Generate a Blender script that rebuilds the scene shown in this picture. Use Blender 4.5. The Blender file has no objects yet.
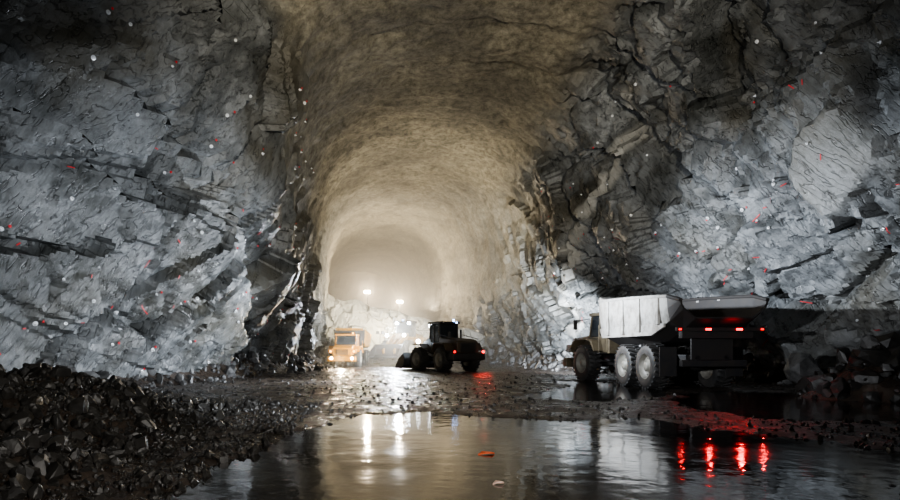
import bpy, bmesh, math, random
import numpy as np
from mathutils import Vector, Matrix, noise, Euler
random.seed(7); np.random.seed(7)
scene = bpy.context.scene
COL = scene.collection

# ------------------------------------------------------------ materials
def new_mat(name):
    m = bpy.data.materials.new(name); m.use_nodes = True
    nt = m.node_tree; nt.nodes.clear()
    out = nt.nodes.new('ShaderNodeOutputMaterial')
    b = nt.nodes.new('ShaderNodeBsdfPrincipled')
    nt.links.new(b.outputs[0], out.inputs[0])
    return m, nt, b
def nd(nt, t, **kw):
    n = nt.nodes.new(t)
    for k, v in kw.items():
        if k.startswith('i_'): n.inputs[k[2:].replace('_', ' ')].default_value = v
        else: setattr(n, k, v)
    return n
def ramp(nt, src, stops):
    r = nt.nodes.new('ShaderNodeValToRGB')
    while len(r.color_ramp.elements) < len(stops): r.color_ramp.elements.new(0.5)
    for e, (p, c) in zip(r.color_ramp.elements, stops):
        e.position = p; e.color = (*c, 1) if len(c) == 3 else c
    nt.links.new(src, r.inputs[0]); return r.outputs[0]
def mix(nt, fac, a, b, mode='MIX'):
    n = nt.nodes.new('ShaderNodeMix'); n.data_type = 'RGBA'; n.blend_type = mode
    def s(sock, v):
        if isinstance(v, (int, float)): sock.default_value = v
        elif isinstance(v, tuple): sock.default_value = (*v, 1)
        else: nt.links.new(v, sock)
    s(n.inputs['Factor'], fac); s(n.inputs[6], a); s(n.inputs[7], b)
    return n.outputs[2]
def mapping(nt, rot=(0, 0, 0), sc=(1, 1, 1), src=None):
    mp = nt.nodes.new('ShaderNodeMapping')
    if src is None:
        tc = nt.nodes.new('ShaderNodeTexCoord'); src = tc.outputs['Object']
    mp.inputs['Rotation'].default_value = rot; mp.inputs['Scale'].default_value = sc
    nt.links.new(src, mp.inputs[0]); return mp.outputs[0]

def paint(name, col, rough=0.45, metal=0.0, dirt=0.5, mud=(0.05, 0.04, 0.03), spec=0.5):
    m, nt, b = new_mat(name)
    v = mapping(nt)
    n = nd(nt, 'ShaderNodeTexNoise', i_Scale=2.3, i_Detail=8.0, i_Roughness=0.7)
    nt.links.new(v, n.inputs[0])
    f = ramp(nt, n.outputs[0], [(0.42, (0, 0, 0)), (0.68, (dirt, dirt, dirt))])
    nt.links.new(mix(nt, f, col, mud), b.inputs['Base Color'])
    b.inputs['Roughness'].default_value = rough; b.inputs['Metallic'].default_value = metal
    return m
def emis(name, col, s):
    m, nt, b = new_mat(name)
    v = mapping(nt)
    n = nd(nt, 'ShaderNodeTexNoise', i_Scale=30.0); nt.links.new(v, n.inputs[0])
    nt.links.new(mix(nt, n.outputs[0], col, tuple(c * 0.8 for c in col)), b.inputs['Emission Color'])
    b.inputs['Base Color'].default_value = (*col, 1)
    b.inputs['Emission Strength'].default_value = s
    return m

M_yel = paint('yellow_paint', (0.6, 0.26, 0.015), 0.4, dirt=0.4)
M_yeld = paint('yellow_paint_dusty', (0.14, 0.115, 0.075), 0.5, dirt=0.85)
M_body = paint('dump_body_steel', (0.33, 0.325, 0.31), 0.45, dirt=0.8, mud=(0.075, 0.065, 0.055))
M_bodyy = paint('dump_body_yellow', (0.5, 0.27, 0.04), 0.5, dirt=0.5)
M_dark = paint('dark_frame', (0.02, 0.02, 0.022), 0.5, dirt=0.5)
M_steel_shade = paint('dark_steel_and_shade', (0.02, 0.018, 0.018), 0.6, dirt=0.7, mud=(.03, .025, .02))  # dark steel parts; also stands in for shade on the dump body
M_tire = paint('tyre_rubber', (0.025, 0.025, 0.025), 0.6, dirt=0.7, mud=(0.07, 0.065, 0.06))
M_rim = paint('wheel_rim', (0.24, 0.23, 0.2), 0.5, dirt=0.7, mud=(0.08, 0.07, 0.06))
M_glass = paint('cab_glass', (0.02, 0.025, 0.03), 0.08, dirt=0.15)
M_gal = paint('galvanised_steel', (0.6, 0.6, 0.6), 0.3, 0.6, dirt=0.2)
M_bolt = paint('bolt_plate_zinc', (0.9, 0.92, 0.95), 0.3, 0.2, dirt=0.1)
M_red = emis('tail_lamp_red', (1, 0.015, 0.02), 8)
M_redd = emis('tail_lamp_dim', (1, 0.02, 0.02), 2)
M_white = emis('work_lamp_white', (0.75, 0.87, 1.0), 120)
M_warm = emis('work_lamp_warm', (1.0, 0.82, 0.55), 110)
M_amber = emis('amber_lamp', (1.0, 0.45, 0.08), 14)
M_beacon = emis('blue_lamp', (0.3, 0.5, 1.0), 20)

def rock_material(name):
    m, nt, b = new_mat(name)
    v = mapping(nt); vr = mapping(nt, rot=(math.radians(-52), 0, 0))
    vs = mapping(nt, sc=(1, 0.22, 1), src=vr); vb = mapping(nt, sc=(.5, 0.07, 1), src=vr)
    L = nt.links.new
    n1 = nd(nt, 'ShaderNodeTexNoise', i_Scale=0.28, i_Detail=9.0, i_Roughness=0.6); L(v, n1.inputs[0])
    n2 = nd(nt, 'ShaderNodeTexNoise', i_Scale=4.0, i_Detail=12.0, i_Roughness=0.72); L(vs, n2.inputs[0])
    c1 = ramp(nt, n1.outputs[0], [(0.36, (0.042, 0.045, 0.043)), (0.47, (0.115, 0.122, 0.124)), (0.62, (0.245, 0.258, 0.266))])
    c2 = ramp(nt, n2.outputs[0], [(0.3, (0.45, 0.45, 0.45)), (0.55, (0.9, 0.9, 0.9)), (0.75, (1.4, 1.4, 1.4))])
    c = mix(nt, 1.0, c1, c2, 'MULTIPLY')
    n3 = nd(nt, 'ShaderNodeTexNoise', i_Scale=0.2, i_Detail=5.0); L(v, n3.inputs[0])
    st = ramp(nt, n3.outputs[0], [(0.5, (0, 0, 0)), (0.65, (0.6, 0.6, 0.6))])
    c = mix(nt, st, c, (0.095, 0.085, 0.06))
    ac = nd(nt, 'ShaderNodeAttribute', attribute_name='conc')
    n7 = nd(nt, 'ShaderNodeTexNoise', i_Scale=1.0, i_Detail=4.0, i_Roughness=.6); L(vb, n7.inputs[0])
    cr = ramp(nt, n7.outputs[0], [(0.40, (1, 1, 1)), (0.408, (0.25, 0.25, 0.25)), (0.416, (1, 1, 1)), (0.49, (1, 1, 1)), (0.497, (0.2, 0.2, 0.2)), (0.504, (1, 1, 1)), (0.575, (1, 1, 1)), (0.582, (0.3, 0.3, 0.3)), (0.589, (1, 1, 1))])
    cr = mix(nt, ac.outputs['Fac'], cr, (1, 1, 1))
    c = mix(nt, 0.7, c, cr, 'MULTIPLY')
    av = nd(nt, 'ShaderNodeAttribute', attribute_name='vein')
    c = mix(nt, av.outputs['Fac'], c, (0.34, 0.335, 0.31))
    n4 = nd(nt, 'ShaderNodeTexNoise', i_Scale=2.2, i_Detail=12.0, i_Roughness=0.8); L(v, n4.inputs[0])
    n5 = nd(nt, 'ShaderNodeTexNoise', i_Scale=0.25, i_Detail=6.0, i_Roughness=0.6); L(v, n5.inputs[0])
    cc = ramp(nt, n4.outputs[0], [(0.38, (0.085, 0.076, 0.058)), (0.5, (0.2, 0.183, 0.144)), (0.64, (0.33, 0.307, 0.248))])
    cd = ramp(nt, n5.outputs[0], [(0.38, (0.6, 0.6, 0.6)), (0.6, (1.1, 1.1, 1.07))])
    cc = mix(nt, 1.0, cc, cd, 'MULTIPLY')
    c = mix(nt, ac.outputs['Fac'], c, cc)
    L(c, b.inputs['Base Color'])
    rr = ramp(nt, n2.outputs[0], [(0.35, (0.2, 0.2, 0.2)), (0.6, (0.45, 0.45, 0.45))])
    rr = mix(nt, ac.outputs['Fac'], rr, (0.75, 0.75, 0.75))
    L(rr, b.inputs['Roughness'])
    n6 = nd(nt, 'ShaderNodeTexNoise', i_Scale=3.2, i_Detail=14.0, i_Roughness=0.68); L(vs, n6.inputs[0])
    b1 = nd(nt, 'ShaderNodeBump', i_Strength=0.6, i_Distance=0.16); L(n6.outputs[0], b1.inputs['Height'])
    b2 = nd(nt, 'ShaderNodeBump', i_Strength=0.6, i_Distance=0.1); L(cr, b2.inputs['Height']); L(b1.outputs[0], b2.inputs['Normal'])
    L(b2.outputs[0], b.inputs['Normal'])
    return m
M_rock = rock_material('blasted_rock')

def ground_material():
    m, nt, b = new_mat('wet_gravel'); L = nt.links.new
    v = mapping(nt)
    n1 = nd(nt, 'ShaderNodeTexNoise', i_Scale=1.2, i_Detail=12.0, i_Roughness=0.7); L(v, n1.inputs[0])
    n2 = nd(nt, 'ShaderNodeTexNoise', i_Scale=9.0, i_Detail=10.0, i_Roughness=0.75); L(v, n2.inputs[0])
    c = ramp(nt, n1.outputs[0], [(0.35, (0.018, 0.013, 0.010)), (0.65, (0.07, 0.053, 0.041))])
    L(c, b.inputs['Base Color'])
    r = ramp(nt, n1.outputs[0], [(0.42, (0.16, 0.16, 0.16)), (0.58, (0.5, 0.5, 0.5))]); L(r, b.inputs['Roughness'])
    b1 = nd(nt, 'ShaderNodeBump', i_Strength=0.75, i_Distance=0.06); L(n2.outputs[0], b1.inputs['Height'])
    L(b1.outputs[0], b.inputs['Normal'])
    return m
M_ground = ground_material()
def stone_mat(name, a, c2, r=.5):
    m, nt, b = new_mat(name); L = nt.links.new
    v = mapping(nt)
    n1 = nd(nt, 'ShaderNodeTexNoise', i_Scale=3.0, i_Detail=10.0, i_Roughness=0.7); L(v, n1.inputs[0])
    L(ramp(nt, n1.outputs[0], [(0.35, a), (0.65, c2)]), b.inputs['Base Color'])
    b.inputs['Roughness'].default_value = r
    b1 = nd(nt, 'ShaderNodeBump', i_Strength=0.6, i_Distance=0.04); L(n1.outputs[0], b1.inputs['Height']); L(b1.outputs[0], b.inputs['Normal'])
    return m
M_stone = stone_mat('wet_stone', (0.007, 0.0065, 0.006), (0.03, 0.028, 0.025), .42)
M_stone2 = stone_mat('grey_stone', (0.03, 0.03, 0.03), (0.13, 0.13, 0.13))
def water_material():
    m, nt, b = new_mat('muddy_water'); L = nt.links.new
    v = mapping(nt)
    b.inputs['Base Color'].default_value = (0.022, 0.019, 0.016, 1)
    b.inputs['IOR'].default_value = 1.35
    n0 = nd(nt, 'ShaderNodeTexNoise', i_Scale=.5, i_Detail=5.0); L(v, n0.inputs[0])
    L(ramp(nt, n0.outputs[0], [(0.4, (0.04, 0.04, 0.04)), (0.65, (0.14, 0.14, 0.14))]), b.inputs['Roughness'])
    n = nd(nt, 'ShaderNodeTexNoise', i_Scale=2.2, i_Detail=3.0); L(v, n.inputs[0])
    b1 = nd(nt, 'ShaderNodeBump', i_Strength=0.28, i_Distance=0.03); L(n.outputs[0], b1.inputs['Height']); L(b1.outputs[0], b.inputs['Normal'])
    return m
M_water = water_material()

# ------------------------------------------------------------ cavern shell
def I(ys, xs): return lambda y: float(np.interp(y, ys, xs))
XbL = I([-15, 0, 10, 18, 25, 32, 38, 44, 52, 60, 80, 100, 130], [-16, -15.5, -14.5, -12.8, -11.3, -9.8, -8.8, -7.4, -6.9, -6.4, -7.9, -10, -14])
XtL = I([-15, 10, 18, 22, 26, 30, 40, 60, 80, 100, 130], [-15, -14, -11.8, -9.2, -6.2, -5.3, -5.8, -6.1, -7.9, -10, -14])
XbR = I([-15, 10, 18, 24, 30, 38, 50, 65, 77, 100, 130], [24.5, 23.5, 22.5, 21, 19, 17, 14.2, 11.5, 9, 6.5, 2])
XtR = I([-15, 10, 18, 24, 30, 40, 55, 65, 77, 100, 130], [23, 22, 19, 16.3, 14.4, 13.0, 11.3, 10.2, 8.3, 6.0, 2])
ZS, ZC = 9.0, 18.3
def h3(c):
    s = math.sin(c.x * 12.9898 + c.y * 78.233 + c.z * 37.719) * 43758.5453
    t = math.sin(c.x * 39.346 + c.y * 11.135 + c.z * 83.155) * 24634.6345
    u = math.sin(c.x * 73.156 + c.y * 52.235 + c.z * 9.151) * 13758.231
    w = math.sin(c.x * 7.156 + c.y * 25.235 + c.z * 49.151) * 33758.231
    return s - math.floor(s), Vector((t - math.floor(t) - .5, u - math.floor(u) - .5, w - math.floor(w) - .5))
CA, SA = math.cos(math.radians(55)), math.sin(math.radians(55))
def facet(p, scale, amp, seed, tilt=1.6, groove=0.0):
    q = Vector((p.x, (p.y * CA + p.z * SA) * 0.5, (-p.y * SA + p.z * CA))) / scale + Vector((seed, seed * 1.7, seed * .3))
    d, pts = noise.voronoi(q)
    r, t = h3(pts[0])
    v = amp * ((r - .5) + tilt * t.dot(q - pts[0]))
    if groove and d[1] - d[0] < .06: v -= groove
    return v
def sstep(a, b, x):
    t = min(1, max(0, (x - a) / (b - a))); return t * t * (3 - 2 * t)
def segd(y, z, a, b):
    dy, dz = b[0] - a[0], b[1] - a[1]
    t = max(0, min(1, ((y - a[0]) * dy + (z - a[1]) * dz) / (dy * dy + dz * dz)))
    return math.hypot(y - a[0] - t * dy, z - a[1] - t * dz)
ledge = I([14, 19.5, 21.5, 25.5, 29, 32, 36], [9.5, 8.7, 7.2, 7.8, 5.4, 3.2, 0.5])
cracks = [((19.5, .6), (25.8, 6.9)), ((25.5, .5), (27.2, 3.3)), ((22.5, 1), (28.5, 5.8)), ((21, 11.5), (27, 9.2)), ((16, 4.5), (21, 5.4))]

ys = list(np.arange(-14, 12, 1.0)) + list(np.arange(12, 46, 0.14)) + list(np.arange(46, 68, 0.22)) + list(np.arange(68, 80, .5)) + list(np.arange(80, 131, 1.2))
NW, NA = 90, 146
NT = NW + NA + NW + 1
P = np.zeros((len(ys), NT, 3)); conc = np.zeros((len(ys), NT)); vein = np.zeros((len(ys), NT))
def base_point(y, k):
    bl, tl, br, tr = XbL(y), XtL(y), XbR(y), XtR(y)
    if k <= NW:
        u = k / NW; z = -0.4 + (ZS + 0.4) * u; s = sstep(0, 1, u)
        return bl * (1 - s) + tl * s, z
    if k >= NW + NA:
        u = (NT - 1 - k) / NW; z = -0.4 + (ZS + 0.4) * u; s = sstep(0, 1, u)
        return br * (1 - s) + tr * s, z
    th = math.pi * (k - NW) / NA; n = 2.7
    cx = (tl + tr) / 2; a = (tr - tl) / 2
    c, s = math.cos(th), math.sin(th)
    return cx - a * math.copysign(abs(c) ** (2 / n), c), ZS + (ZC - ZS) * abs(s) ** (2 / n)
for j, y in enumerate(ys):
    y = float(y)
    base = [base_point(y, k) for k in range(NT)]
    zl = ledge(y) + .5 * noise.noise(Vector((y * .5, 0, 3)))
    for k in range(NT):
        x, z = base[k]
        x0, z0 = base[max(0, k - 1)]; x1, z1 = base[min(NT - 1, k + 1)]
        n = Vector((z1 - z0, 0, -(x1 - x0)))
        n = n.normalized() if n.length > 1e-6 else Vector((0, 0, -1))
        p = Vector((x, y, z))
        nz = noise.noise(p * 0.22) * 2.0
        far = sstep(40, 60, y)
        if x > 4.2:
            up = sstep(12.5, 16.5, z + nz); ins = 1 - sstep(5.6, 8.0, x - 4.2 + nz * .5)
            up = max(up * ins, far * sstep(8, 13, z + nz)); ins = 1
        else:
            up = sstep(9.5, 13.5, z + nz); ins = 1 - sstep(7.6, 9.6, abs(x - 4.2) + nz * .5) if y < 30 else 1.0
        cw = up * ins
        cw = max(cw, far * sstep(3.5, 8, z + nz) * 0.9)
        w = 1 - 0.94 * cw
        pw = p + noise.noise_vector(p * .3) * .25
        fb = 1 - .6 * sstep(38, 48, y)
        kb, km, ks = 1.0, 1.0, 1.0; add = 0
        if x < 0 and y < 38:
            lw = 1 - sstep(33, 38, y)
            dl = z - zl
            if dl < 0:
                km = .28; ks = .3; kb = .55; add = .7 * lw
            else:
                add = (-.9 + 1.2 * sstep(.2, 5.0, dl)) * lw; km = .35; ks = .4; kb = .8
            if z < 13:
                for ca, cb in cracks:
                    dd = segd(y, z, ca, cb) + .25 * noise.noise(p * 1.2)
                    if dd < .2: add -= .55
        big = w * (kb * fb * facet(pw, 5.2, 1.8, 3.1, 1.4, .3) + km * facet(pw, 1.9, 0.8, 7.7, 1.8, .12) + ks * facet(p, 0.65, 0.22, 1.3) + add)
        big += w * (noise.noise(p * 1.9) * 0.1 + noise.noise(p * 4.5) * .05)
        ring = ((y / 4.3) % 1.0)
        d = big + cw * (0.2 * ring + 0.25 * noise.noise(p * 0.5) + 0.14 * noise.noise(p * 1.6))
        if d > 1.2: d = 1.2 + (d - 1.2) * .5
        vv = 0.0
        if x > 8:
            dd = segd(y, z, (32.5, 14.8), (46, 3.0)) + noise.noise(p) * 0.25
            vv = 0.75 * (1 - sstep(0.35, 0.7, dd))
            e = math.hypot((y - 22.6) / 1.5, (z - 8.8) / 2.0) + noise.noise(p * .7) * .3
            g = 1 - sstep(0.85, 1.0, e)
            d = d * (1 - .8 * g) + g * .5; vv = max(vv, .3 * g)
        p += n * d
        P[j, k] = p; conc[j, k] = cw; vein[j, k] = vv

def grid_mesh(name, A, attrs, mat, smooth=False, sharp=None):
    nj, nk = A.shape[:2]
    verts = A.reshape(-1, 3)
    idx = np.arange(nj * nk).reshape(nj, nk)
    f = np.stack([idx[:-1, :-1], idx[1:, :-1], idx[1:, 1:], idx[:-1, 1:]], -1).reshape(-1, 4)
    me = bpy.data.meshes.new(name)
    me.vertices.add(len(verts)); me.vertices.foreach_set('co', verts.astype(np.float32).ravel())
    me.loops.add(f.size); me.loops.foreach_set('vertex_index', f.astype(np.int32).ravel())
    me.polygons.add(len(f)); me.polygons.foreach_set('loop_start', np.arange(0, f.size, 4, dtype=np.int32))
    me.polygons.foreach_set('use_smooth', np.full(len(f), smooth))
    me.update(calc_edges=True); me.validate()
    for an, av in attrs.items():
        a = me.attributes.new(an, 'FLOAT', 'POINT'); a.data.foreach_set('value', av.astype(np.float32).ravel())
    if sharp: me.set_sharp_from_angle(angle=math.radians(sharp))
    me.materials.append(mat)
    ob = bpy.data.objects.new(name, me); COL.objects.link(ob); return ob
s1, s2 = NW + 14, NW + NA - 14
for nm, a, b_, sm in (('wall_left', 0, s1 + 1, 30), ('ceiling', s1, s2 + 1, 35), ('wall_right', s2, NT, 28)):
    grid_mesh(nm, P[:, a:b_], {'conc': conc[:, a:b_], 'vein': vein[:, a:b_]}, M_rock, True, sm)
E = np.zeros((14, 20, 3))
for i in range(14):
    for k in range(20):
        x = -18 + 23 * k / 19; z = 20 * i / 13 - .5
        E[i, k] = (x, 128 + facet(Vector((x, 0, z)), 3, 1.2, 5), z)
grid_mesh('wall_back', E, {'conc': np.ones((14, 20)) * .3, 'vein': np.zeros((14, 20))}, M_rock)

# rock bench of the unexcavated lower level
bx = np.linspace(-9, 13, 130)
prof = [(64.2, -0.3), (64.6, .5), (64.9, 1.3), (65.1, 2.2), (65.3, 3.1), (65.5, 4.0), (65.6, 4.9), (65.8, 5.8), (65.9, 6.5), (66.0, 7.3), (66.3, 7.8), (67, 7.9), (68, 7.9), (70, 7.8), (74, 7.7), (80, 7.5), (90, 7.2), (105, 7), (127, 7)]
pp = []
for i in range(len(prof) - 1):
    for s in range(4 if i < 11 else 3):
        t = s / (4 if i < 11 else 3); pp.append((prof[i][0] * (1 - t) + prof[i + 1][0] * t, prof[i][1] * (1 - t) + prof[i + 1][1] * t))
B = np.zeros((len(pp), len(bx), 3))
for i, (y, z) in enumerate(pp):
    for k, x in enumerate(bx):
        x = x if y < 75 else x - (y - 75) * .12
        hs = 1 - 0.031 * (x + 7) + (.05 * noise.noise(Vector((x * .5, 3, 0))))
        q = Vector((x, y, z))
        fy = facet(q, 1.6, .7, 2.2) + facet(q, .6, .25, 4)
        if i > 44: fy = 0
        B[i, k] = (x, y + fy, max(z * hs, -0.3) + (.25 * noise.noise(q * .5) if z > 1 else 0))
grid_mesh('rock_bench', B, {'conc': np.full((len(pp), len(bx)), .45), 'vein': np.full((len(pp), len(bx)), 1.0)}, M_rock)

# ------------------------------------------------------------ floor with puddles
puds = [
    [(-1.2, 3.6), (-2.2, 6.0), (-2.15, 7.0), (-2.0, 8.2), (-1.6, 10.7), (-0.9, 13.6), (-.2, 14.6), (1.2, 15.4), (2.3, 14.0), (4.0, 13.4), (5.9, 13.9), (6.15, 12.2), (7.2, 10.9), (8.0, 9.2), (6.9, 7.6), (4.9, 6.3), (3.9, 5.0), (2.5, 3.6)],
    [(12.2, 23.0), (19.5, 21.8), (18, 17), (12.2, 13.4), (9.0, 13.9), (8.6, 15.4), (9.0, 18.5)],
    [(4.5, 19.8), (6.9, 18.9), (9.6, 21.0), (12.2, 27.5), (8.9, 31.5), (8.2, 26)],
]
def pud_dist(x, y):
    best = 1e9
    for poly in puds:
        inside = False; dm = 1e9; n = len(poly)
        for i in range(n):
            ax, ay = poly[i]; bx_, by = poly[(i + 1) % n]
            dx, dy = bx_ - ax, by - ay
            t = max(0, min(1, ((x - ax) * dx + (y - ay) * dy) / (dx * dx + dy * dy)))
            dm = min(dm, (x - ax - t * dx) ** 2 + (y - ay - t * dy) ** 2)
            if (ay > y) != (by > y) and x < dx * (y - ay) / (by - ay) + ax: inside = not inside
        dm = math.sqrt(dm); best = min(best, -dm if inside else dm)
    return best
def gz(x, y, want=False):
    p = Vector((x, y, 0))
    if y < 34:
        d0 = pud_dist(x, y)
        d = d0 + noise.noise(p * 0.9) * 0.35 * min(1.5, y / 10) + noise.noise(p * 3) * .1
    else: d = 5
    z = -0.1 + 0.14 * sstep(-0.3, 0.6, d)
    z += 0.04 * noise.noise(p * 0.7) * sstep(0, 1, d) + 0.025 * noise.noise(p * 3.1) + 0.012 * noise.noise(p * 9)
    z += .03 * sstep(.3, 2, d)
    e = 1 - sstep(-6.6, -3.0, x + .5 * noise.noise(p * .5))
    g = sstep(4.0, 7.5, y) * (1 - sstep(11, 18, y))
    z += 1.0 * e * g * (1 + .3 * noise.noise(p * .9)) + .08 * e * noise.noise(p * 2.7)
    e = math.hypot((x - 17.2) / 3.2, (y - 20) / 2.4)
    z += 1.8 * (1 - sstep(0.1, 1.1, e)) * (1 + .3 * noise.noise(p * .8))
    z += 1.1 * (1 - sstep(0, 2.0, x - XbL(y))) + 1.1 * (1 - sstep(0, 2.0, XbR(y) - x))
    z += 1.0 * sstep(56, 63, y) * (1 + .6 * noise.noise(p * .4))
    return (z, d) if want else z
gy = [-13, -9, -5, -2, 0, 1.5, 2.6]
v = 3.2
while v < 66: gy.append(v); v *= 1.0105
gy += [67, 70]
gx = list(np.arange(-19, -8, .35)) + list(np.arange(-8, 10, .09)) + list(np.arange(10, 26, .22))
G = np.zeros((len(gy), len(gx), 3))
for j, y in enumerate(gy):
    lo, hi = XbL(y) - 1.5, XbR(y) + 1.5
    for k, x in enumerate(gx):
        xx = float(min(max(x, lo), hi))
        G[j, k] = (x, y, gz(xx, float(y)))
fl = grid_mesh('floor', G, {}, M_ground, True)
W = np.zeros((2, 2, 3)); W[0, 0] = (-4.5, 2.7, 0); W[0, 1] = (19, 2.7, 0); W[1, 0] = (-4.5, 34, 0); W[1, 1] = (16.5, 34, 0)
grid_mesh('puddle_water', W, {}, M_water)

# ------------------------------------------------------------ stones
def stone_proto(seed):
    bm = bmesh.new(); bmesh.ops.create_icosphere(bm, subdivisions=2, radius=1)
    rnd = random.Random(seed)
    planes = [(Vector((rnd.gauss(0, 1), rnd.gauss(0, 1), rnd.gauss(0, 1))).normalized(), rnd.uniform(.45, .8)) for _ in range(9)]
    for vtx in bm.verts:
        for n, d in planes:
            q = vtx.co.dot(n)
            if q > d: vtx.co -= n * (q - d)
    bmesh.ops.remove_doubles(bm, verts=bm.verts, dist=.06)
    bmesh.ops.triangulate(bm, faces=bm.faces)
    bm.verts.index_update()
    vs = np.array([v.co[:] for v in bm.verts]); fs = np.array([[v.index for v in f.verts] for f in bm.faces]); bm.free()
    return vs, fs
protos = [stone_proto(i) for i in range(8)]
def stones(name, items, mat):
    V, F = [], []; off = 0
    for (x, y, z, s) in items:
        vs, fs = protos[random.randrange(8)]
        M = np.array(Euler((random.uniform(0, 6), random.uniform(0, 6), random.uniform(0, 6))).to_matrix())
        sc = np.array([s * random.uniform(.8, 1.3), s * random.uniform(.7, 1.1), s * random.uniform(.5, .8)])
        V.append((vs * sc) @ M.T + np.array([x, y, z])); F.append(fs + off); off += len(vs)
    V = np.concatenate(V); F = np.concatenate(F)
    me = bpy.data.meshes.new(name)
    me.vertices.add(len(V)); me.vertices.foreach_set('co', V.astype(np.float32).ravel())
    me.loops.add(F.size); me.loops.foreach_set('vertex_index', F.astype(np.int32).ravel())
    me.polygons.add(len(F)); me.polygons.foreach_set('loop_start', np.arange(0, F.size, 3, dtype=np.int32))
    me.polygons.foreach_set('use_smooth', np.zeros(len(F), dtype=bool))
    me.update(calc_edges=True); me.materials.append(mat)
    ob = bpy.data.objects.new(name, me); COL.objects.link(ob); return ob
it = []
while len(it) < 8000:
    y = random.uniform(4.2, 17); x = random.uniform(-10, -1.8)
    z, d = gz(x, y, True)
    if d < .1: continue
    if x > -3.4 and random.random() < .5: continue
    s = min(.2, .025 + random.expovariate(24)) * (.6 if x > -3.6 else 1); it.append((x, y, z + s * .2, s))
stones('rubble_pile', it, M_stone)
it = []
while len(it) < 5500:
    y = 4.2 * (38 / 4.2) ** random.random(); x = random.uniform(-.75, .95) * y + random.uniform(-1, 1)
    if x < XbL(y) + 1.5 or x > XbR(y) - 2: continue
    z, d = gz(x, y, True)
    if d < .05 and random.random() > .015: continue
    if 9.6 < x < 14.6 and 21 < y < 34: continue
    s = min(.09, (.012 + random.expovariate(70)) * (1 + y / 40)); it.append((x, y, z + s * .1, s))
stones('gravel', it, M_stone)
it = []
for _ in range(1000):
    y = random.uniform(14, 62)
    if random.random() < .5: x = XbL(y) + abs(random.gauss(0, .9)) + .4
    else: x = XbR(y) - abs(random.gauss(0, .9)) - .4
    s = min(.5, .08 + random.expovariate(9))
    it.append((x, y, gz(x, y) + s * .2, s))
for _ in range(420):
    x = random.uniform(-6, 11); y = 64 - abs(random.gauss(0, 1.8)); s = min(.6, .12 + random.expovariate(6))
    it.append((x, y, gz(x, y) + s * .2, s))
stones('talus_rocks', it, M_stone2)
it = []
for _ in range(240):
    a = random.uniform(0, 6.28); r = math.sqrt(random.random())
    x = 17.2 + 3.0 * r * math.cos(a); y = 20 + 2.3 * r * math.sin(a); s = min(.6, .12 + random.expovariate(6))
    it.append((x, y, gz(x, y) + s * .1, s))
stones('boulder_heap', it, M_stone)
stones('boulder', [(16.4, 23.4, .85, 1.0)], M_stone2)

# ------------------------------------------------------------ rock bolts & survey paint on the walls
V, F = [], []
def add_disc(c, n, r, h, seg=10):
    q = n.to_track_quat('Z', 'Y').to_matrix(); o = len(V)
    for rr, hh in ((r, 0), (r, h), (r * .45, h * 1.2), (r * .35, h * 3.5)):
        for i in range(seg):
            a = 6.2832 * i / seg; V.append(c + q @ Vector((rr * math.cos(a), rr * math.sin(a), hh)))
    for l in range(3):
        for i in range(seg):
            F.append((o + l * seg + i, o + l * seg + (i + 1) % seg, o + (l + 1) * seg + (i + 1) % seg, o + (l + 1) * seg + i))
    F.append(tuple(o + 3 * seg + i for i in range(seg)))
jl = [j for j, y in enumerate(ys) if 14 < y < 44]
def pnorm(j, k):
    a = Vector(P[j + 1, k] - P[j - 1, k]); b = Vector(P[j, k + 1] - P[j, k - 1])
    n = a.cross(b).normalized(); c = Vector((3, P[j, k][1] - 3, 6)) - Vector(P[j, k])
    return n if n.dot(c) > 0 else -n
sites = []
for _ in range(220):
    j = random.choice(jl); k = random.choice([random.randrange(12, NW + 26), random.randrange(NT - NW - 30, NT - 12)])
    sites.append((j, k))
    add_disc(Vector(P[j, k]) + pnorm(j, k) * .02, pnorm(j, k), .075 * random.uniform(.6, 1.2), .03)
me = bpy.data.meshes.new('rock_bolts'); me.from_pydata([v[:] for v in V], [], F); me.materials.append(M_bolt)
COL.objects.link(bpy.data.objects.new('rock_bolts', me))
V, F = [], []
for _ in range(170):
    j = random.choice(jl); k = random.choice([random.randrange(10, NW + 10), random.randrange(NT - NW - 12, NT - 10), random.randrange(NT - NW - 12, NT - 10)])
    dj, dk = random.choice([(1, 0), (0, 1), (1, 1), (1, -1)])
    L_ = random.choice([1, 1, 2, 3]); pts = [Vector(P[j + i * dj, k + i * dk]) + pnorm(j + i * dj, k + i * dk) * .035 for i in range(L_ + 1)]
    if max((pts[i + 1] - pts[i]).length for i in range(L_)) > .3: continue
    n = pnorm(j, k)
    for i in range(L_):
        d = (pts[i + 1] - pts[i]).normalized(); s = d.cross(n).normalized() * .018; o = len(V)
        V += [pts[i] - s, pts[i] + s, pts[i + 1] + s, pts[i + 1] - s]; F.append((o, o + 1, o + 2, o + 3))
for (j, k) in sites[::2]:
    if j < 2 or j > len(ys) - 3: continue
    add_disc(Vector(P[j + 1, k + 1]) + pnorm(j + 1, k + 1) * .02, pnorm(j + 1, k + 1), .05, .015, 6)
me = bpy.data.meshes.new('survey_paint_marks'); me.from_pydata([v[:] for v in V], [], F)
me.materials.append(paint('red_spray_paint', (0.7, 0.02, 0.03), .6, dirt=.3)); COL.objects.link(bpy.data.objects.new('survey_paint_marks', me))

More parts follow.
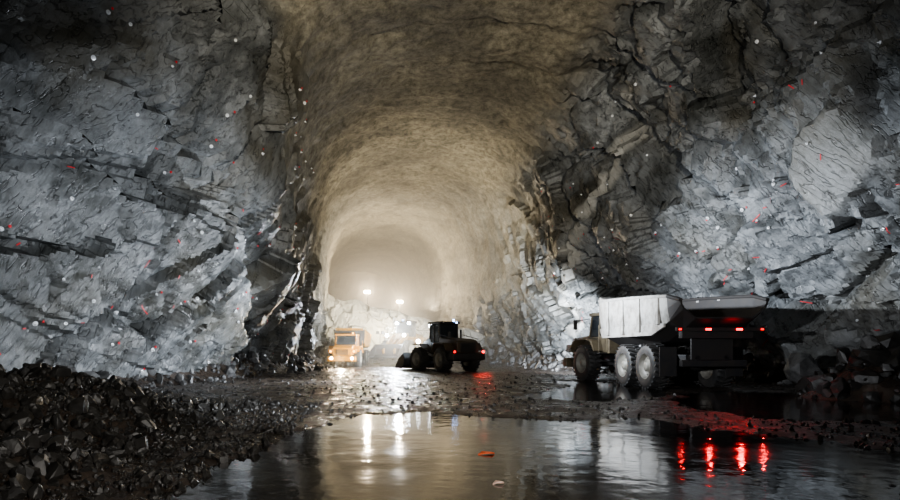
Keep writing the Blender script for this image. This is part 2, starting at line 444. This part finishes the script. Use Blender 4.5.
# ------------------------------------------------------------ part builders
def empty(name, loc, rz, sc=1):
    e = bpy.data.objects.new(name, None); COL.objects.link(e); e.location = loc; e.rotation_euler = (0, 0, rz); e.scale = (sc,) * 3; return e
def finish(name, bm, mat, parent, bevel=0, smooth=False):
    me = bpy.data.meshes.new(name); bmesh.ops.recalc_face_normals(bm, faces=bm.faces); bm.to_mesh(me); bm.free()
    for m in (mat if isinstance(mat, (list, tuple)) else [mat]): me.materials.append(m)
    if smooth:
        for p in me.polygons: p.use_smooth = True
    ob = bpy.data.objects.new(name, me); COL.objects.link(ob); ob.parent = parent
    if bevel:
        md = ob.modifiers.new('bevel', 'BEVEL'); md.width = bevel; md.segments = 2; md.limit_method = 'ANGLE'
    return ob
def boxp(name, x0, x1, y0, y1, z0, z1, mat, par, bevel=.03, rot=None):
    bm = bmesh.new(); bmesh.ops.create_cube(bm, size=1)
    bmesh.ops.scale(bm, vec=(x1 - x0, y1 - y0, z1 - z0), verts=bm.verts)
    ob = finish(name, bm, mat, par, bevel); ob.location = ((x0 + x1) / 2, (y0 + y1) / 2, (z0 + z1) / 2)
    if rot: ob.rotation_euler = rot
    return ob
def prism(name, pts, x0, x1, mat, par, bevel=.03):
    bm = bmesh.new(); a = [bm.verts.new((x0, y, z)) for y, z in pts]; b = [bm.verts.new((x1, y, z)) for y, z in pts]
    bm.faces.new(a); bm.faces.new(b[::-1]); n = len(pts)
    for i in range(n): bm.faces.new((a[i], a[(i + 1) % n], b[(i + 1) % n], b[i]))
    return finish(name, bm, mat, par, bevel)
def tube(name, p0, p1, r, mat, par, seg=14, r2=None):
    p0, p1 = Vector(p0), Vector(p1); bm = bmesh.new()
    bmesh.ops.create_cone(bm, segments=seg, radius1=r, radius2=r2 if r2 else r, depth=(p1 - p0).length, cap_ends=True)
    ob = finish(name, bm, mat, par, .005); ob.rotation_mode = 'QUATERNION'
    ob.rotation_quaternion = (p1 - p0).to_track_quat('Z', 'Y'); ob.location = (p0 + p1) / 2; return ob
def wheel(name, x, y, R, w, par, lugs=24):
    bm = bmesh.new(); h = w / 2; seg = 40
    prof = [(-h, .56 * R), (-h * 1.03, .72 * R), (-h * .98, .88 * R), (-h * .8, .95 * R), (0, .965 * R), (h * .8, .95 * R), (h * .98, .88 * R), (h * 1.03, .72 * R), (h, .56 * R)]
    rim = [(h, .56 * R), (h * .85, .53 * R), (h * .5, .46 * R), (h * .35, .3 * R), (h * .4, .24 * R), (h * .85, .2 * R), (h * .9, .1 * R), (h * .9, .001)]
    def lathe(pr, mi):
        rings = []
        for (px, r) in pr:
            rings.append([bm.verts.new((px, r * math.cos(6.28318 * i / seg), r * math.sin(6.28318 * i / seg))) for i in range(seg)])
        for a, b in zip(rings, rings[1:]):
            for i in range(seg):
                f = bm.faces.new((a[i], a[(i + 1) % seg], b[(i + 1) % seg], b[i])); f.material_index = mi; f.smooth = True
    lathe(prof, 0); lathe(rim, 1); lathe([(-a, b) for a, b in rim], 1)
    for i in range(lugs):
        for sgn in (-1, 1):
            a = 6.28318 * (i + (.5 if sgn > 0 else 0)) / lugs
            r = bmesh.ops.create_cube(bm, size=1)['verts']
            bmesh.ops.scale(bm, vec=(h * 1.05, .07 * R * 1.4, .09 * R), verts=r)
            bmesh.ops.rotate(bm, matrix=Matrix.Rotation(.35 * sgn, 3, 'Z'), verts=r)
            bmesh.ops.translate(bm, vec=(sgn * h * .5, 0, .96 * R), verts=r)
            bmesh.ops.rotate(bm, matrix=Matrix.Rotation(a, 3, 'X'), verts=r)
    for i in range(10):
        a = 6.28318 * i / 10
        for sg in (-1, 1):
            r = bmesh.ops.create_cube(bm, size=.05)['verts']
            bmesh.ops.translate(bm, vec=(sg * h * .42, .38 * R * math.cos(a), .38 * R * math.sin(a)), verts=r)
            for vv in r:
                for f in vv.link_faces: f.material_index = 1
    ob = finish(name, bm, [M_tire, M_rim], par); ob.location = (x, y, R - .02); return ob
def lamp(name, kind, loc, energy, col, par=None, target=None, size=60, blend=.6, rad=.08):
    l = bpy.data.lights.new(name, kind); l.energy = energy; l.color = col; l.shadow_soft_size = rad
    if kind == 'SPOT': l.spot_size = math.radians(size); l.spot_blend = blend
    o = bpy.data.objects.new(name, l); COL.objects.link(o); o.location = loc
    if par: o.parent = par
    if target is not None:
        o.rotation_mode = 'QUATERNION'; o.rotation_quaternion = (Vector(target) - Vector(loc)).to_track_quat('-Z', 'Y')
    return o

# ------------------------------------------------------------ articulated dump truck (local +Y forward)
def hauler(name, loc, rz, sc, steer, body_mat, cab_mat, tail_on, head_on):
    e = empty(name, loc, rz, sc)
    R = .93
    for s in (-1, 1):
        boxp('frame_rail_%d' % (s + 2), s * .55 - .12, s * .55 + .12, -5.0, 1.7, .95, 1.4, M_dark, e)
        boxp('bogie_beam_%d' % (s + 2), s * .95 - .1, s * .95 + .1, -3.2, -.4, .8, 1.1, M_dark, e)
        boxp('mud_flap_%d' % (s + 2), s * 1.3 - .34, s * 1.3 + .34, -4.25, -4.2, .55, 1.7, M_dark, e, .01)
        tube('tipping_ram_%d' % (s + 2), (s * .85, .9, 1.2), (s * .95, -2.0, 2.0), .1, M_gal, e)
    k = 0
    for y in (-2.9, -.75):
        tube('rear_axle_%d' % k, (-1.3, y, R), (1.3, y, R), .2, M_dark, e)
        for s in (-1, 1): wheel('rear_wheel_%d' % (k * 2 + (s > 0)), s * 1.28, y, R, .66, e)
        k += 1
    sec = [(-5.75, 2.75, 3.4, 1.35, 1.6), (-4.9, 2.35, 3.6, 1.35, 1.66), (-3.7, 1.95, 3.68, 1.3, 1.68), (-1.5, 1.8, 3.8, 1.25, 1.68), (.9, 1.8, 3.9, 1.25, 1.68), (1.75, 2.2, 3.95, 1.25, 1.66)]
    bm = bmesh.new(); rows = []
    for (y, zb, zt, wb, wt) in sec:
        zm = zb + .35
        pr = [(-wt, zt), (-wt + .03, (zt + zm) / 2), (-wt + .12, zm), (-wb + .3, zb), (wb - .3, zb), (wt - .12, zm), (wt - .03, (zt + zm) / 2), (wt, zt)]
        rows.append([bm.verts.new((x, y, z)) for x, z in pr])
    for ri, (a, b) in enumerate(zip(rows, rows[1:])):
        for i in range(7):
            f = bm.faces.new((a[i], a[i + 1], b[i + 1], b[i]))
            if i in (2, 3, 4) or ri == 0 or i > 4: f.material_index = 1  # dark chute steel, plus shade painted onto the floor and right side
    f = bm.faces.new(rows[-1]); f.material_index = 1
    ob = finish('dump_body', bm, [body_mat, M_steel_shade], e, .02)
    sd = ob.modifiers.new('sol', 'SOLIDIFY'); sd.thickness = .07; sd.offset = 0
    for s in (-1, 1):
        for i, (a, b) in enumerate(zip(sec, sec[1:])):
            tube('body_rim_%d_%d' % (s + 2, i), (s * a[4], a[0], a[2]), (s * b[4], b[0], b[2]), .075, M_steel_shade if i == 0 or s > 0 else body_mat, e, 8)  # right rim darkened too, shade put into its colour
        for i, y in enumerate((-4.2, -2.6, -1.0, .6)):
            zt = np.interp(y, [q[0] for q in sec], [q[2] for q in sec]); zb = np.interp(y, [q[0] for q in sec], [q[1] for q in sec])
            boxp('body_rib_%d_%d' % (s + 2, i), s * 1.7 - .06, s * 1.7 + .06, y - .11, y + .11, zb + .45, zt - .05, body_mat, e, .02)
        prism('body_skirt_%d' % (s + 2), [(-4.6, 2.45), (-3.6, 2.15), (1.4, 2.15), (1.7, 2.5), (1.7, 2.6), (-4.6, 2.6)], s * 1.62 - .05, s * 1.62 + .05, body_mat, e, .02)
    prism('spill_guard', [(1.7, 3.9), (1.85, 3.9), (2.2, 4.1), (2.15, 4.17), (1.7, 4.05)], -1.5, 1.5, body_mat, e, .01)
    boxp('tail_cross_beam', -1.35, 1.35, -5.35, -5.1, 2.0, 2.3, M_steel_shade, e)
    boxp('tail_lamp_bar', -1.62, 1.62, -5.5, -5.38, 2.27, 2.41, M_steel_shade, e, .02)
    boxp('tail_plate', -.8, .8, -5.0, -4.9, 1.2, 2.1, M_steel_shade, e, .02)
    boxp('rear_bumper', -1.25, 1.25, -5.15, -4.95, .95, 1.2, M_dark, e)
    tm = [(-1.5, M_redd, .05, 2), (-.45, M_red, .1, 12), (.7, M_red, .11, 28), (1.55, M_redd, .05, 8)]
    if tail_on:
        for i, (x, mm, w, pw) in enumerate(tm):
            boxp('tail_lamp_%d' % i, x - w, x + w, -5.56, -5.5, 2.3, 2.38, mm, e, .01)
            lamp('tail_glow_%d' % i, 'SPOT', (x, -5.62, 2.34), pw * 2.2, (1, .03, .03), e, (x - .5, -9.0, .4), 120, 1, rad=.05)
        lamp('body_red_glow', 'SPOT', (.3, -6.0, 2.5), 40, (1, .03, .03), e, (.3, -5.2, 3.4), 110, 1, rad=.03)  # red spot in mid-air behind the tail, turned back onto the body
    f = bpy.data.objects.new('tractor_unit', None); COL.objects.link(f); f.parent = e; f.location = (0, 1.9, 0); f.rotation_euler = (0, 0, steer)
    tube('hitch', (0, -.5, 1.15), (0, .5, 1.15), .3, M_dark, f)
    boxp('front_frame', -.6, .6, .2, 3.9, .8, 1.4, M_dark, f)
    tube('front_axle', (-1.3, 2.0, R), (1.3, 2.0, R), .2, M_dark, f)
    for s in (-1, 1):
        wheel('front_wheel_%d' % (s > 0), s * 1.28, 2.0, R, .66, f)
        prism('fender_%d' % (s > 0), [(.75, 1.5), (1.1, 2.0), (1.5, 2.1), (2.6, 2.1), (3.15, 1.6), (3.2, 1.7), (2.7, 2.2), (1.4, 2.2), (.95, 2.1), (.68, 1.55)], s * 1.28 - .36, s * 1.28 + .36, cab_mat, f, .01)
        tube('mirror_arm_%d' % (s > 0), (s * .95, 2.3, 3.2), (s * 1.6, 2.6, 3.1), .025, M_dark, f, 6)
        boxp('mirror_%d' % (s > 0), s * 1.6 - .1, s * 1.6 + .1, 2.57, 2.65, 2.65, 3.15, M_dark, f, .02)
        for st in range(3): boxp('step_%d_%d' % (s > 0, st), s * 1.25 - .25, s * 1.25 + .25, .35, .7, .6 + st * .4, .66 + st * .4, M_dark, f, .01)
        tube('handrail_%d' % (s > 0), (s * 1.5, .45, 1.5), (s * 1.5, .45, 2.8), .025, cab_mat, f, 6)
    prism('cab_base', [(.2, 1.4), (.2, 2.25), (2.2, 2.25), (2.3, 1.4)], -1.1, 1.1, cab_mat, f)
    prism('cab_glasshouse', [(.25, 2.25), (.32, 3.3), (1.85, 3.3), (2.15, 2.25)], -1.05, 1.05, M_glass, f)
    boxp('cab_roof', -1.15, 1.15, .2, 2.05, 3.3, 3.48, cab_mat, f, .05)
    for s in (-1, 1):
        for i, (ya, yb) in enumerate(((.27, .34), (1.1, 1.1), (2.14, 1.85))):
            tube('cab_pillar_%d_%d' % (s > 0, i), (s * 1.06, ya, 2.2), (s * 1.06, yb, 3.35), .05, cab_mat, f, 8)
        boxp('door_panel_%d' % (s > 0), s * 1.11 - .02, s * 1.11 + .02, .35, 1.1, 1.5, 2.3, cab_mat, f, .01)
    prism('hood', [(2.2, 1.35), (2.2, 2.35), (3.3, 2.25), (4.0, 2.0), (4.15, 1.2)], -1.0, 1.0, cab_mat, f, .06)
    boxp('grille', -.6, .6, 4.05, 4.16, 1.3, 1.85, M_dark, f, .02)
    for i in range(5): boxp('grille_bar_%d' % i, -.55, .55, 4.16, 4.19, 1.36 + i * .1, 1.39 + i * .1, cab_mat, f, .005)
    boxp('front_bumper', -1.45, 1.45, 3.95, 4.3, .65, 1.15, cab_mat if head_on else M_dark, f, .05)
    for s in (-1, 1):
        tube('headlamp_%d' % (s > 0), (s * 1.05, 4.28, .95), (s * 1.05, 4.34, .95), .13, M_warm if head_on == 1 else M_gal, f)
        boxp('headlamp_pod_%d' % (s > 0), s * 1.18 - .22, s * 1.18 + .22, 3.55, 4.05, 1.45, 1.85, cab_mat, f, .04)
        if head_on == 1: tube('marker_lamp_%d' % (s > 0), (s * 1.2, 4.05, 1.65), (s * 1.2, 4.09, 1.65), .09, M_amber, f)
    tube('exhaust', (.75, .1, 1.6), (.75, .1, 3.3), .09, M_gal, f)
    tube('beacon', (-.5, .6, 3.5), (-.5, .6, 3.66), .07, M_amber if head_on == 1 else M_yeld, f, 10)
    return e, f
T1, F1 = hauler('articulated_dump_truck', (12.15, 27.5, .02), math.radians(1.5), 1, math.radians(9), M_body, M_yeld, True, 2)
lamp('truck_headlight_beam', 'SPOT', (0, 4.5, 1.1), 50000, (.87, .93, 1), F1, (4.4, 20, 4.2), 60, .8, .12)
T2, F2 = hauler('articulated_dump_truck', (-3.2, 57.4, .06), math.radians(176), .86, math.radians(-3), M_bodyy, M_yel, False, 1)
lamp('oncoming_headlight', 'SPOT', (0, 4.6, 1.0), 1600, (1, .8, .55), F2, (-.5, 20, .5), 60, .8, .1)

# ------------------------------------------------------------ wheel loader
def loader(name, loc, rz, ymat, tails=True, steer=.12):
    e = empty(name, loc, rz); R = .88
    f = bpy.data.objects.new('front_unit', None); COL.objects.link(f); f.parent = e; f.location = (0, .1, 0); f.rotation_euler = (0, 0, steer)
    for s in (-1, 1):
        wheel('rear_wheel_%d' % (s > 0), s * 1.15, -1.65, R, .66, e, 20)
        wheel('front_wheel_%d' % (s > 0), s * 1.15, 1.6, R, .66, f, 20)
        prism('rear_fender_%d' % (s > 0), [(-2.7, 1.5), (-2.3, 1.95), (-1.0, 1.95), (-.6, 1.4), (-.55, 1.5), (-.95, 2.05), (-2.35, 2.05), (-2.78, 1.55)], s * 1.15 - .35, s * 1.15 + .35, ymat, e, .01)
        prism('front_fender_%d' % (s > 0), [(.7, 1.6), (1.1, 1.95), (2.0, 1.95), (2.0, 2.03), (1.05, 2.03), (.62, 1.65)], s * 1.15 - .35, s * 1.15 + .35, ymat, f, .01)
        prism('lift_arm_%d' % (s > 0), [(.7, 2.35), (1.1, 2.45), (2.4, 1.7), (3.4, .75), (3.3, .45), (2.2, 1.3), (.8, 2.0)], s * .6 - .1, s * .6 + .1, ymat, f)
        tube('lift_ram_%d' % (s > 0), (s * .6, .6, 1.1), (s * .6, 2.2, 1.5), .09, M_gal, f)
        tube('tail_lamp_%d' % (s > 0), (s * 1.15, -3.32, 1.42), (s * 1.15, -3.38, 1.42), .1, (M_red if s > 0 else M_redd) if tails else M_dark, e, 12)
        tube('roof_lamp_rear_%d' % (s > 0), (s * .55, -.72, 3.55), (s * .55, -.78, 3.55), .05, M_beacon if tails and s > 0 else M_gal, e, 10)
        tube('roof_lamp_front_%d' % (s > 0), (s * .6, 1.12, 3.38), (s * .6, 1.18, 3.38), .13, M_white, e, 10)
        tube('head_lamp_%d' % (s > 0), (s * .95, 2.02, 2.2), (s * .95, 2.1, 2.2), .15, M_white, f, 12)
        tube('handrail_%d' % (s > 0), (s * .95, -3.0, 2.3), (s * .95, -.9, 2.65), .025, M_dark, e, 6)
        for i in range(3): boxp('step_%d_%d' % (s > 0, i), s * 1.05 - .2, s * 1.05 + .2, -.5, -.1, .55 + .35 * i, .6 + .35 * i, M_dark, e, .01)
    boxp('rear_chassis', -.6, .6, -3.0, .2, .75, 1.3, M_dark, e)
    boxp('front_chassis', -.5, .5, .2, 2.1, .7, 1.5, M_dark, f)
    prism('boom_tower', [(.4, 1.4), (.6, 2.4), (1.1, 2.4), (1.7, 1.4)], -.42, .42, ymat, f)
    prism('engine_hood', [(-3.2, 1.25), (-3.15, 2.15), (-2.7, 2.3), (-.6, 2.45), (-.6, 1.25)], -.85, .85, ymat, e, .06)
    boxp('radiator_grille', -.62, .62, -3.24, -3.16, 1.4, 2.05, M_dark, e, .02)
    for i in range(6): boxp('grille_slat_%d' % i, -.58, .58, -3.28, -3.24, 1.45 + i * .1, 1.48 + i * .1, M_steel_shade, e, .005)
    prism('counterweight', [(-3.4, .85), (-3.4, 1.3), (-3.1, 1.4), (-2.4, 1.4), (-2.4, .8)], -1.3, 1.3, M_dark, e, .06)
    prism('cab_base', [(-.6, 1.3), (-.6, 2.1), (.9, 2.1), (1.0, 1.5), (.8, 1.3)], -.8, .8, ymat, e)
    prism('cab_glass', [(-.52, 2.1), (-.48, 3.45), (.85, 3.45), (1.0, 2.1)], -.74, .74, M_glass, e)
    for s in (-1, 1):
        for i, (ya, yb) in enumerate(((-.55, -.5), (.3, .3), (1.0, .88))): tube('rops_post_%d_%d' % (s > 0, i), (s * .76, ya, 2.0), (s * .76, yb, 3.5), .06, M_dark, e, 8)
    boxp('cab_roof', -.88, .88, -.7, 1.12, 3.46, 3.63, M_dark, e, .05)
    tube('beacon', (.5, -.4, 3.63), (.5, -.4, 3.8), .07, M_beacon, e, 10)
    tube('exhaust', (.45, -1.5, 2.3), (.45, -1.5, 3.0), .07, M_dark, e)
    tube('air_intake', (-.4, -1.3, 2.3), (-.4, -1.3, 2.85), .12, M_dark, e)
    bm = bmesh.new()
    pr = [(3.2, 1.35), (3.05, .9), (3.15, .4), (3.5, .12), (4.5, .08), (4.5, .13), (3.55, .2), (3.25, .45), (3.15, .9), (3.28, 1.33)]
    a = [bm.verts.new((-1.55, y, z)) for y, z in pr]; b = [bm.verts.new((1.55, y, z)) for y, z in pr]
    for i in range(len(pr)): bm.faces.new((a[i], a[(i + 1) % 10], b[(i + 1) % 10], b[i]))
    bm.faces.new(a); bm.faces.new(b[::-1])
    finish('bucket_shell', bm, M_dark, f, .01)
    for s in (-1, 1): prism('bucket_side_%d' % (s > 0), [(3.2, 1.35), (3.05, .9), (3.15, .4), (3.5, .1), (4.5, .08), (3.9, .9)], s * 1.55 - .03, s * 1.55 + .03, M_dark, f, .01)
    prism('z_bar', [(1.2, 1.8), (1.9, 1.9), (2.6, 1.5), (3.1, 1.1), (3.05, .95), (2.4, 1.3), (1.3, 1.65)], -.12, .12, ymat, f)
    return e
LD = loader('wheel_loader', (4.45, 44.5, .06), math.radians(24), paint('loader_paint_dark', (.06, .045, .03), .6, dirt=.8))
lamp('loader_headlight', 'SPOT', (0, 2.6, 2.3), 26000, (1, .95, .85), LD, (0, 20, 3.5), 100, .8, .12)
lamp('loader_tail_glow', 'SPOT', (1.1, -3.45, 1.45), 120, (1, .03, .02), LD, (1.1, -5, .6), 130, 1, rad=.03)
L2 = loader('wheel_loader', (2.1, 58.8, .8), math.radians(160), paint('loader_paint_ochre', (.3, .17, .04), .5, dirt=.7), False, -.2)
lamp('far_loader_headlight', 'SPOT', (0, 2.6, 2.6), 7500, (.85, .92, 1), L2, (0, 20, 0), 110, .9, .3)

# ------------------------------------------------------------ work light stands
def stand(loc, h, power, rz, aim=None):
    e = empty('work_light', loc, rz)
    for i in range(3):
        a = 2.094 * i; tube('leg_%d' % i, (.6 * math.cos(a), .6 * math.sin(a), -.1), (0, 0, .9), .03, M_dark, e, 8)
    tube('mast', (0, 0, .7), (0, 0, h), .035, M_dark, e, 8)
    boxp('cross_bar', -.35, .35, -.03, .03, h - .03, h + .03, M_dark, e, .01)
    for s in (-1, 1):
        boxp('lamp_housing_%d' % (s > 0), s * .25 - .17, s * .25 + .17, -.05, .1, h, h + .3, M_dark, e, .02)
        boxp('lamp_lens_%d' % (s > 0), s * .25 - .15, s * .25 + .15, -.07, -.05, h + .02, h + .28, M_warm, e, .01)
    if aim: lamp('bench_fill_beam', 'SPOT', (0, -.3, h + .15), power, (1, .86, .6), e, aim, 140, .8, .12)
    else: lamp('lamp_glow', 'POINT', (0, -.4, h + .15), power, (1, .8, .54), e, rad=.12)
    return e
stand((-2.2, 75, 6.6), 2.1, 5200, 0)
stand((1.9, 78, 5.6), 2.1, 5200, .1)
stand((-.5, 60.2, .9), 2.3, 12000, math.radians(195), aim=(0, -5, 4.0))  # extra stand, added to brighten the bench face

def litter(name, x, y, s, mat):
    bm = bmesh.new(); vs = [bm.verts.new((s * a, s * b, c)) for a, b, c in ((-1, -.3, .0), (-.3, -.5, .02), (.6, -.35, .03), (1, .1, .01), (.5, .45, .02), (-.4, .4, .03))]
    bm.faces.new(vs); ob = finish(name, bm, mat, None); ob.location = (x, y, .012); ob.modifiers.new('s', 'SOLIDIFY').thickness = .015
litter('orange_wrapper', 1.55, 9.2, .13, paint('orange_plastic', (.9, .15, .05), .4, dirt=.2))
litter('plastic_scrap', 1.35, 7.15, .07, paint('pale_plastic', (.7, .5, .42), .4, dirt=.3))

# ------------------------------------------------------------ added fill spots without fixtures
lamp('fill_left_wall', 'SPOT', (0.5, 30, 1.8), 9000, (.84, .91, 1.0), None, (-11, 26.5, 2.8), 100, 1.0, .12)  # unseen spot hung mid-cavern, added to rake the left wall
lamp('fill_left_front', 'SPOT', (5, 7, 2.2), 15000, (.87, .93, 1.0), None, (-11.5, 26.5, 4.4), 56, 1.0, .12)  # added frontal fill for the left wall, no lamp stands here
lamp('fill_right_wall', 'SPOT', (4, 27, 4.9), 15500, (.84, .91, 1.0), None, (20, 26, 4.2), 80, 1.0, .12)  # floating spot, added to brighten the right wall and truck side
lamp('fill_foreground', 'SPOT', (5, -3, 5.0), 6500, (1, .95, .88), None, (-4, 14, 0), 64, 1.0, .3)  # out-of-view fill behind the camera for the near ground
lamp('fill_right_high', 'SPOT', (-5, 6, 2.5), 12000, (.92, .95, 1.0), None, (19, 31, 6.5), 54, 1.0, .12)  # unseen fill left of the camera, added for the upper right wall
lamp('fill_ceiling', 'SPOT', (3, -4, 3), 42000, (1, .91, .74), None, (4, 37, 18), 56, 1.0, .4)  # added warm fill from behind the camera, lifts the ceiling
lamp('heading_fill', 'SPOT', (4, 50, 4.8), 7500, (1, .87, .65), None, (4.3, 52, 10), 150, 1, .3)  # floating fill aimed upward, added to light the far vault

# dust haze in the heading
bm = bmesh.new(); bmesh.ops.create_cube(bm, size=1)
bmesh.ops.scale(bm, vec=(34, 82, 21), verts=bm.verts); bmesh.ops.translate(bm, vec=(1, 48 + 41, 9), verts=bm.verts)
hz = finish('dust_haze', bm, [], None)
mh = bpy.data.materials.new('dust_haze'); mh.use_nodes = True; nt = mh.node_tree; nt.nodes.clear()
o = nt.nodes.new('ShaderNodeOutputMaterial'); vs = nt.nodes.new('ShaderNodeVolumeScatter')
vs.inputs['Color'].default_value = (1, .93, .8, 1); vs.inputs['Density'].default_value = .015; vs.inputs['Anisotropy'].default_value = .35
nt.links.new(vs.outputs[0], o.inputs['Volume']); hz.data.materials.append(mh)

w = bpy.data.worlds.new('World'); scene.world = w; w.use_nodes = True
w.node_tree.nodes['Background'].inputs[0].default_value = (.65, .67, .72, 1); w.node_tree.nodes['Background'].inputs[1].default_value = .4

cam = bpy.data.cameras.new('Camera'); cam.sensor_width = 36; cam.lens = 24; cam.shift_x = 65 / 900; cam.shift_y = 100 / 900
cam.clip_end = 400; co = bpy.data.objects.new('Camera', cam); COL.objects.link(co)
co.location = (0, 0, 1.6); co.rotation_euler = (math.radians(90), 0, 0); scene.camera = co
scene.view_settings.view_transform = 'AgX'
scene.view_settings.look = 'AgX - Medium High Contrast'
